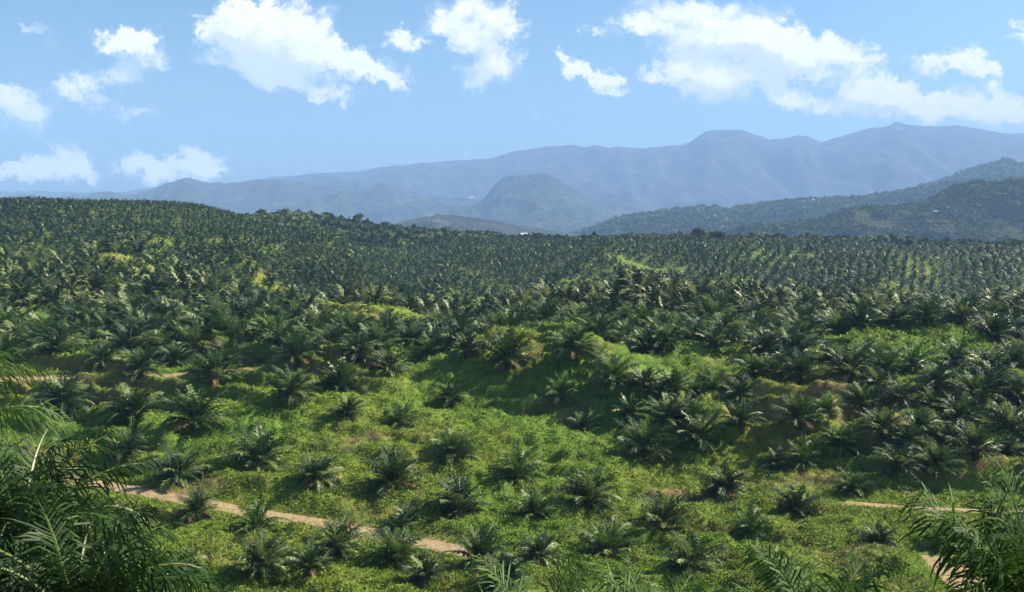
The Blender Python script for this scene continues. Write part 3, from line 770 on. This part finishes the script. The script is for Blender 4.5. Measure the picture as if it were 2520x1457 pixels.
def cF(X, Y, Z):
    x, y_ = proj(X, Y, Z + CAMZ)
    e = np.interp(x, [0, 500, 560, 1000, 1100, 2520], [735, 745, 775, 775, 900, 835])
    return (Y > e) & ~((x < 480)) 
woods(lambda X, Y: ground_full(X, Y)[0], -.36, .56, 740, 1150, 15000, 2.0, 4.4, 3, 'forest', 'mixed scrub and woodland along the crest behind the plantation', cF)

# ------------------------------------------------------------------ single broadleaf trees on the ridge
def tree_geo(seed, h, w):
    g = np.random.default_rng(seed); r_ = random.Random(seed)
    nb = 9; cl = []
    for i in range(nb):
        a = i * 2.4 + r_.uniform(-.4, .4); q = r_.uniform(0.15, 0.8)
        cl.append((w * .5 * q * math.cos(a), w * .5 * q * math.sin(a), h * r_.uniform(0.55, 0.9), w * r_.uniform(0.15, 0.26)))
    cl.append((0, 0, h * 0.9, w * .2))
    V, Q, off = [], [], 0
    for cx, cy, cz, cr in cl:
        v, q, m = lump_geo(r_.randrange(99999), 80, 0.16)
        v = v * cr * 1.1 + np.array([cx, cy, cz - cr]); V.append(v); Q.append(q + off); off += len(v)
    # trunk with limbs
    TV, TQ = [], []
    def limb(p0, p1, r0, r1):
        b = len(TV); d = np.array(p1) - np.array(p0); d = d / np.linalg.norm(d)
        s = np.cross(d, [0.3, 1, 0.2]); s /= np.linalg.norm(s); t = np.cross(d, s)
        for p, rr in ((p0, r0), (p1, r1)):
            for j in range(6):
                aa = j * math.pi / 3; TV.append(np.array(p) + (s * math.cos(aa) + t * math.sin(aa)) * rr)
        for j in range(6): TQ.append((b+j, b+(j+1) % 6, b+6+(j+1) % 6, b+6+j))
    limb((0, 0, -1), (0.2, 0, h * .45), w * .045, w * .03)
    for cx, cy, cz, cr in cl: limb((0.2, 0, h * .42), (cx, cy, cz), w * .022, w * .008)
    cm = mesh_np('crown', np.concatenate(V), np.concatenate(Q), 4, [M['tree_dark']])
    tm = mesh_np('trunk', np.array(TV), np.array(TQ), 4, [M['trunk']])
    return tm, cm
TREES = [  # picture x, distance, height, width, what it looks like
 (1080,790,13,11,'tall dark broadleaf tree standing highest on the central crest'),
 (1046,800,9,9,'rounded dark tree just left of the tallest crest tree'),
 (1112,800,9,12,'low dark tree just right of the tallest crest tree'),
 (1150,805,7.5,9,'small tree between the tallest crest tree and the leaning pair'),
 (1182,800,9,13,'wide dark tree at the dip in the central crest'),
 (1322,800,7.5,12,'low wide tree on the crest right of the white roof'),
 (1372,805,6.5,9,'small tree on the crest left of the pale green rise'),
 (1716,775,11,14,'bushy dark tree, the taller of the crest pair right of centre'),
 (1768,780,9,15,'broad dark tree, the lower of the crest pair right of centre'),
 (1660,790,6,8,'small crest tree left of the bushy dark pair'),
 (885,985,12,13,'dark tree on top of the wooded hill left of centre'),
 (800,990,9,11,'low tree midway along the top of the wooded hill'),
 (700,960,9,13,'tree at the left end of the wooded hill'),
 (645,930,10,14,'dark tree where the palm hill meets the wooded hill'),
 (950,985,8,10,'small tree on the falling right shoulder of the wooded hill'),
 (2240,790,9,13,'tree on the right-hand crest below the yellow clearing'),
 (2330,790,7,12,'low crest tree at far right beside the clearing'),
 (2040,790,5.5,9,'little crest tree right of the dark pair'),
]
for i, (x, Yd, h, w, lab) in enumerate(TREES):
    u = (x - CX) / F * 1.0; X = u * Yd * 0.999
    tm, cm = tree_geo(700 + i, h, w)
    root = empty('broadleaf_tree', (X, Yd, float(gz(X, Yd)[0]) + CAMZ), i)
    link('trunk', tm, root); link('crown', cm, root)
    tag(root, lab, 'tree', 'broadleaf trees on the crest behind the plantation')

# ------------------------------------------------------------------ tiny far houses
M['white'] = simple_mat('white_wall', [(0.3, (.66,.66,.63)), (0.7, (.8,.8,.78))], 0.5)
M['roof'] = simple_mat('metal_roof', [(0.3, (.55,.58,.60)), (0.7, (.75,.77,.79))], 0.5, rough=0.5)
M['dark'] = simple_mat('dark_opening', [(0.3, (.03,.03,.03)), (0.7, (.06,.06,.06))], 0.5)
def box(x0, x1, y0, y1, z0, z1):
    v = np.array([(x0,y0,z0),(x1,y0,z0),(x1,y1,z0),(x0,y1,z0),(x0,y0,z1),(x1,y0,z1),(x1,y1,z1),(x0,y1,z1)], float)
    return v, np.array([(0,3,2,1),(4,5,6,7),(0,1,5,4),(1,2,6,5),(2,3,7,6),(3,0,4,7)]), np.zeros(6, int)
HOUSES = [(1290,577,2300,16,7,'white-roofed shed in the valley, just above the central crest'),
          (2303,514,2120,9,5,'tiny white house on the wooded hill at right'),
          (2000,500,3500,10,6,'tiny white house on the far hill right of centre'),
          (1160,487,6600,26,12,'distant pale building between the blue foothills'),
          (1690,573,3000,11,6,'tiny pale house at the foot of the long low hill')]
for x, y, Yd, w, h, lab in HOUSES:
    X = float(uslope(x, y)) * Yd
    if Yd == 2120: z = float(fE(np.array([X]), np.array([float(Yd)]))[0]) + 7
    elif Yd == 3500: z = float(fD(np.array([X]), np.array([float(Yd)]))[0]) + 9
    else: z = float(vslope(y)) * Yd
    root = empty('house', (X, Yd, z + CAMZ - h * .5), 0.2)
    v, q, m = box(-w/2, w/2, -w*.3, w*.3, -14, h*.6)
    link('wall', mesh_np('wall', v, q, 4, [M['white']]), root)
    rv = np.array([(-w*.55,-w*.36,h*.6),(w*.55,-w*.36,h*.6),(w*.55,w*.36,h*.6),(-w*.55,w*.36,h*.6),(-w*.55,0,h),(w*.55,0,h)])
    me = bpy.data.meshes.new('roof'); me.from_pydata([tuple(p) for p in rv], [], [(0,1,5,4),(2,3,4,5),(0,4,3),(1,2,5),(0,3,2,1)]); me.materials.append(M['roof'])
    link('roof', me, root)
    for dx in (-.28, .22):
        v, q, m = box(w*dx, w*(dx+.12), -w*.3-.06, -w*.3+.02, h*.1, h*.42)
        link('window', mesh_np('window', v, q, 4, [M['dark']]), root)
    tag(root, lab, 'house', 'small pale houses far off')

# ------------------------------------------------------------------ big palms close to the camera, every frond a part
FG = [  # crown heart in the picture, distance, frond length, fronds, widest angle, curl, seed, tint, label
 ( 50,1345,24,3.2,38,1.65,1.2,1,'frond', 'huge dark oil palm filling the left edge of the foreground'),
 (190,1545,21,3.3,38,1.6,1.25,2,'frond', 'large glossy oil palm in the bottom left corner, fronds trailing right'),
 (-215,1120,31,4.6,30,1.45,1.0,3,'frond_lime', 'pale fronds of an oil palm poking in at the left edge'),
 (2585,1600,19,3.4,16,0.62,0.6,4,'frond_lime', 'bright upright oil palm in the bottom right corner'),
 (2030,1640,20,2.7,20,1.35,0.8,5,'frond_lime', 'sparse oil palm top at the bottom edge, right of centre'),
 (1330,1650,24,3.1,26,1.45,1.0,6,'frond_lime', 'bright green oil palm top at the bottom edge, left of the middle'),
 (1610,1650,25,3.2,26,1.45,1.0,7,'frond_lime', 'bright green oil palm top at the bottom edge, right of the middle'),
]
for x, y, Yd, L, nf, pol1, curl, seed, mk, lab in FG:
    X = float(uslope(x, y)) * Yd; Z = float(vslope(y)) * Yd
    g = float(base_z(np.array([X]), np.array([float(Yd)]))[0])
    h = max(1.0, Z - g)
    root = empty('oil_palm', (X, Yd, g + CAMZ))
    tv, tq = trunk_geo(800 + seed, h, 0.33, True, 12)
    link('trunk', mesh_np('trunk', tv, tq, 4, [M['trunk']]), root)
    r2 = random.Random(900 + seed)
    for i in range(nf):
        q = (i + .5) / nf
        pol = 0.08 + (pol1 - 0.08) * q**0.85 + r2.uniform(-.08, .08); az = i * 2.39996 + r2.uniform(-.3, .3)
        Lf = L * (0.75 + 0.33 * math.sin(math.pi * min(1, q * .8 + .2))) * r2.uniform(.85, 1.1)
        rr = 0.08 + 0.2 * q
        v, qd, m = frond_geo(r2, Lf, max(pol, .05), az, 46, 0.062, 0, (rr * math.cos(az), rr * math.sin(az), h - .35 * q), curl * r2.uniform(.8, 1.2), 0.36 if seed == 4 else 0.27)
        fo = link('frond', mesh_np('frond', v, qd, 4, [M[mk], M['rachis']], m), root)
    tag(root, lab, 'palm tree', 'big oil palms close to the camera')

# ------------------------------------------------------------------ haze
def haze():
    v, q, m = box(-15500, 15500, -400, 13200, -175 + CAMZ, 1010 + CAMZ)
    mt, nt = newmat('haze_air'); out = N(nt, 'ShaderNodeOutputMaterial')
    p = N(nt, 'ShaderNodeVolumePrincipled'); p.inputs['Color'].default_value = HAZE_COL; p.inputs['Density'].default_value = HAZE_D
    p.inputs['Anisotropy'].default_value = 0.0
    nt.links.new(p.outputs[0], out.inputs['Volume'])
    o = link('haze', mesh_np('haze', v, q, 4, [mt]))
    tag(o, 'thin blue haze softening the far hills and mountains', 'haze', kind='stuff')
HAZE_COL = (0.385, 0.60, 1.0, 1); HAZE_D = 0.000108
haze()

# ------------------------------------------------------------------ sun, sky and clouds
EL = math.radians(41); AZ = math.radians(70)      # azimuth clockwise from the view direction
sd = Vector((math.sin(AZ) * math.cos(EL), math.cos(AZ) * math.cos(EL), math.sin(EL)))
sun = bpy.data.lights.new('sun', 'SUN'); sun.energy = 5.0; sun.angle = math.radians(0.5); sun.color = (1, 0.92, 0.76)
so = bpy.data.objects.new('sun', sun); COL.objects.link(so); so.rotation_euler = sd.to_track_quat('Z', 'Y').to_euler()

world = bpy.data.worlds.new('World'); scene.world = world; world.use_nodes = True
nt = world.node_tree; nt.nodes.clear()
wo = N(nt, 'ShaderNodeOutputWorld'); bg = N(nt, 'ShaderNodeBackground'); nt.links.new(bg.outputs[0], wo.inputs[0])
SKYS = 0.05
bg.inputs[1].default_value = SKYS
sky = N(nt, 'ShaderNodeTexSky', sky_type='NISHITA'); sky.sun_disc = False
sky.sun_elevation = EL; sky.sun_rotation = AZ; sky.altitude = 200; sky.air_density = 1.0; sky.dust_density = 1.6; sky.ozone_density = 1.5
tint = N(nt, 'ShaderNodeMix', data_type='RGBA', blend_type='MULTIPLY'); tint.inputs[0].default_value = 1
tint.inputs[7].default_value = (0.80, 1.10, 1.27, 1)
nt.links.new(sky.outputs[0], tint.inputs[6])

BL = [ # picture x, y, half width, half height, turn in degrees, strength
 (350,128,62,58,20,1.0),(275,108,50,32,10,.75),(320,100,60,30,0,.8),(290,190,55,28,10,.55),(70,70,42,20,20,.42),(118,100,34,14,60,.38),(240,185,40,18,0,.4),
 (188,222,66,36,14,1.0),(300,262,75,20,22,.42),(350,280,60,14,10,.3),(50,250,92,32,12,.85),(48,288,80,26,10,.95),(-20,240,60,40,0,.7),
 (130,398,92,38,-6,1.3),(15,432,58,24,15,.95),(195,424,50,22,15,1.0),(70,425,110,22,0,.7),(350,402,60,32,0,1.25),(410,415,60,26,8,1.05),(492,400,66,38,0,1.35),(288,425,44,20,10,.55),(540,425,40,14,10,.4),(420,440,130,20,0,.55),
 (640,85,130,62,12,1.15),(740,125,120,66,15,1.15),(600,135,100,46,20,.8),(850,150,90,40,20,1.0),(935,178,78,38,20,1.05),(700,200,130,28,16,.9),(835,232,60,24,18,.85),(512,155,38,24,25,.65),(500,68,30,36,-40,.6),(760,60,70,30,0,.7),(985,215,40,18,30,.5),(580,60,70,26,0,.7),(650,25,150,30,0,.8),
 (998,105,44,28,10,.85),(985,78,24,16,0,.5),(1042,112,28,16,0,.6),
 (1110,65,84,36,5,.95),(1240,70,58,44,0,1.05),(1170,105,70,34,20,.8),(1185,180,66,32,10,.9),(1225,140,55,36,20,.7),(1288,160,22,26,-20,.4),(1130,115,26,20,0,.6),(1160,20,120,30,0,.7),(1150,205,30,16,0,.4),
 (1408,155,48,26,38,.9),(1455,190,50,22,25,.85),(1505,198,46,30,10,.95),(1380,135,26,14,20,.5),(1490,88,60,18,28,.5),(1470,70,24,14,0,.4),(1310,287,18,10,0,.42),(1138,384,60,9,0,.34),
 (1570,65,70,26,5,.9),(1700,80,120,40,8,1.0),(1830,85,110,42,5,1.0),(1930,110,105,60,15,1.15),(2010,140,85,52,15,1.1),(2125,145,60,34,10,.95),(1700,160,95,52,15,1.0),(1760,220,85,44,15,.95),(1640,180,56,26,5,.7),(1830,170,100,46,0,.9),(1950,180,90,30,0,.8),(1720,20,200,28,0,.7),(1590,185,30,12,0,.4),
 (1905,218,70,28,22,.9),(1990,250,100,26,8,.9),(2120,225,80,40,0,1.05),(2190,240,100,46,10,1.15),(2280,262,90,42,5,1.1),(2415,250,90,44,5,1.1),(2480,280,70,30,5,1.0),(2340,285,130,22,0,.8),(2100,275,110,20,0,.6),(2560,290,60,26,0,.8),(2140,292,60,10,0,.4),
 (2268,170,44,26,10,.7),(2290,150,30,18,0,.5),(2388,145,62,38,0,1.0),(2440,165,38,28,0,.85),(2350,165,50,24,0,.7),(2505,95,36,18,0,.6),(2520,55,40,16,20,.7),(2240,185,24,10,0,.3)]
# density of the cloud field as a function of a direction flattened to (x/y, z/y): used twice, once a little towards the sun
grp = bpy.data.node_groups.new('cloud_density', 'ShaderNodeTree')
grp.interface.new_socket('P', in_out='INPUT', socket_type='NodeSocketVector'); grp.interface.new_socket('D', in_out='OUTPUT', socket_type='NodeSocketFloat')
grp.interface.new_socket('S', in_out='OUTPUT', socket_type='NodeSocketFloat')
gin = grp.nodes.new('NodeGroupInput'); gout = grp.nodes.new('NodeGroupOutput')
def gn(t, **kw): return N(grp, t, **kw)
nA = gn('ShaderNodeTexNoise'); nA.inputs['Scale'].default_value = 42; nA.inputs['Detail'].default_value = 6; nA.inputs['Roughness'].default_value = 0.72
grp.links.new(gin.outputs[0], nA.inputs['Vector'])
s1 = gn('ShaderNodeVectorMath', operation='SUBTRACT'); s1.inputs[1].default_value = (.5, .5, .5); grp.links.new(nA.outputs['Color'], s1.inputs[0])
s2 = gn('ShaderNodeVectorMath', operation='MULTIPLY_ADD'); s2.inputs[1].default_value = (.075, .060, 0); grp.links.new(s1.outputs[0], s2.inputs[0]); grp.links.new(gin.outputs[0], s2.inputs[2])
acc = None
for x, y, rx, ry, dg, st in BL:
    cu, cv = float(uslope(x, y)), float(vslope(y))
    mp = gn('ShaderNodeMapping', vector_type='TEXTURE')
    mp.inputs['Location'].default_value = (cu, cv, 0); mp.inputs['Rotation'].default_value = (0, 0, -math.radians(dg)); mp.inputs['Scale'].default_value = (rx * 1.35 / F, ry * 1.35 / F, 1)
    grp.links.new(s2.outputs[0], mp.inputs['Vector'])
    gr = gn('ShaderNodeTexGradient', gradient_type='SPHERICAL'); grp.links.new(mp.outputs[0], gr.inputs[0])
    ma = gn('ShaderNodeMath', operation='MULTIPLY_ADD'); ma.inputs[1].default_value = st * 2.1
    grp.links.new(gr.outputs['Fac'], ma.inputs[0])
    if acc is None: ma.inputs[2].default_value = 0
    else: grp.links.new(acc, ma.inputs[2])
    acc = ma.outputs[0]
nB = gn('ShaderNodeTexNoise'); nB.inputs['Scale'].default_value = 34; nB.inputs['Detail'].default_value = 8; nB.inputs['Roughness'].default_value = 0.62
sc2 = gn('ShaderNodeVectorMath', operation='MULTIPLY'); sc2.inputs[1].default_value = (1, 1.5, 1)
grp.links.new(gin.outputs[0], sc2.inputs[0]); grp.links.new(sc2.outputs[0], nB.inputs['Vector'])
mn = gn('ShaderNodeMath', operation='MULTIPLY_ADD'); mn.inputs[1].default_value = 1.9; mn.inputs[2].default_value = -1.25; grp.links.new(nB.outputs[0], mn.inputs[0])
cl = gn('ShaderNodeMath', operation='MINIMUM'); cl.inputs[1].default_value = 1.7; grp.links.new(acc, cl.inputs[0])
# wisps only where the field is not empty
gate = gn('ShaderNodeMapRange', interpolation_type='SMOOTHSTEP'); gate.inputs[1].default_value = 0.0; gate.inputs[2].default_value = 0.25; grp.links.new(acc, gate.inputs[0])
ad = gn('ShaderNodeMath', operation='ADD'); grp.links.new(cl.outputs[0], ad.inputs[0]); grp.links.new(mn.outputs[0], ad.inputs[1])
mg = gn('ShaderNodeMath', operation='MULTIPLY'); grp.links.new(ad.outputs[0], mg.inputs[0]); grp.links.new(gate.outputs[0], mg.inputs[1])
grp.links.new(mg.outputs[0], gout.inputs[0])
ub = gn('ShaderNodeMath', operation='ADD'); grp.links.new(acc, ub.inputs[0]); grp.links.new(mn.outputs[0], ub.inputs[1]); grp.links.new(ub.outputs[0], gout.inputs[1])

tc = N(nt, 'ShaderNodeTexCoord'); sep = N(nt, 'ShaderNodeSeparateXYZ'); nt.links.new(tc.outputs['Generated'], sep.inputs[0])
my = N(nt, 'ShaderNodeMath', operation='MAXIMUM'); my.inputs[1].default_value = 0.02; nt.links.new(sep.outputs[1], my.inputs[0])
du = N(nt, 'ShaderNodeMath', operation='DIVIDE'); nt.links.new(sep.outputs[0], du.inputs[0]); nt.links.new(my.outputs[0], du.inputs[1])
dv = N(nt, 'ShaderNodeMath', operation='DIVIDE'); nt.links.new(sep.outputs[2], dv.inputs[0]); nt.links.new(my.outputs[0], dv.inputs[1])
cmb = N(nt, 'ShaderNodeCombineXYZ'); nt.links.new(du.outputs[0], cmb.inputs[0]); nt.links.new(dv.outputs[0], cmb.inputs[1])
g1 = nt.nodes.new('ShaderNodeGroup'); g1.node_tree = grp; nt.links.new(cmb.outputs[0], g1.inputs[0])
of = N(nt, 'ShaderNodeVectorMath', operation='ADD'); of.inputs[1].default_value = (0.010, 0.020, 0); nt.links.new(cmb.outputs[0], of.inputs[0])
g2 = nt.nodes.new('ShaderNodeGroup'); g2.node_tree = grp; nt.links.new(of.outputs[0], g2.inputs[0])
al = N(nt, 'ShaderNodeMapRange', interpolation_type='SMOOTHSTEP'); al.inputs[1].default_value = -0.08; al.inputs[2].default_value = 1.45; nt.links.new(g1.outputs[0], al.inputs[0])
df = N(nt, 'ShaderNodeMath', operation='SUBTRACT'); nt.links.new(g1.outputs[1], df.inputs[0]); nt.links.new(g2.outputs[1], df.inputs[1])
lt = N(nt, 'ShaderNodeMapRange', interpolation_type='SMOOTHSTEP'); lt.inputs[1].default_value = -0.6; lt.inputs[2].default_value = 1.5; nt.links.new(df.outputs[0], lt.inputs[0])
cc = N(nt, 'ShaderNodeMix', data_type='RGBA'); nt.links.new(lt.outputs[0], cc.inputs[0])
k = 1.0 / SKYS
cc.inputs[6].default_value = (.43*k, .47*k, .54*k, 1); cc.inputs[7].default_value = (.68*k, .655*k, .65*k, 1)
op = N(nt, 'ShaderNodeMath', operation='MULTIPLY'); op.inputs[1].default_value = 0.96; nt.links.new(al.outputs[0], op.inputs[0])
fin = N(nt, 'ShaderNodeMix', data_type='RGBA'); nt.links.new(op.outputs[0], fin.inputs[0]); nt.links.new(tint.outputs[2], fin.inputs[6]); nt.links.new(cc.outputs[2], fin.inputs[7])
nt.links.new(fin.outputs[2], bg.inputs[0])
# the cloud field only needs evaluating in the part of the sky that holds it
bg0 = N(nt, 'ShaderNodeBackground'); bg0.inputs[1].default_value = SKYS; nt.links.new(tint.outputs[2], bg0.inputs[0])
def cmpn(src, op, val):
    n = N(nt, 'ShaderNodeMath', operation=op); n.inputs[1].default_value = val; nt.links.new(src, n.inputs[0]); return n.outputs[0]
def mul(a_, b_):
    n = N(nt, 'ShaderNodeMath', operation='MULTIPLY'); nt.links.new(a_, n.inputs[0]); nt.links.new(b_, n.inputs[1]); return n.outputs[0]
ab = N(nt, 'ShaderNodeMath', operation='ABSOLUTE'); nt.links.new(du.outputs[0], ab.inputs[0])
msk = mul(mul(cmpn(ab.outputs[0], 'LESS_THAN', 0.72), cmpn(dv.outputs[0], 'LESS_THAN', 0.30)), mul(cmpn(dv.outputs[0], 'GREATER_THAN', -0.02), cmpn(sep.outputs[1], 'GREATER_THAN', 0.1)))
ms = N(nt, 'ShaderNodeMixShader'); nt.links.new(msk, ms.inputs[0]); nt.links.new(bg0.outputs[0], ms.inputs[1]); nt.links.new(bg.outputs[0], ms.inputs[2])
nt.links.new(ms.outputs[0], wo.inputs[0])

# ------------------------------------------------------------------ camera and render settings
cam = bpy.data.cameras.new('camera'); cam.sensor_width = 36; cam.lens = 36 * F / 2520; cam.clip_end = 40000; cam.clip_start = 0.3
co = bpy.data.objects.new('camera', cam); COL.objects.link(co); co.location = (0, 0, CAMZ); co.rotation_euler = (math.pi / 2 - TH, 0, 0)
scene.camera = co
scene.view_settings.view_transform = 'Standard'; scene.view_settings.look = 'None'; scene.view_settings.exposure = 1.15; scene.view_settings.gamma = 1
scene.render.engine = 'CYCLES'
cy = scene.cycles
cy.max_bounces = 5; cy.diffuse_bounces = 3; cy.glossy_bounces = 2; cy.transmission_bounces = 3; cy.volume_bounces = 2; cy.transparent_max_bounces = 6
cy.use_denoising = True
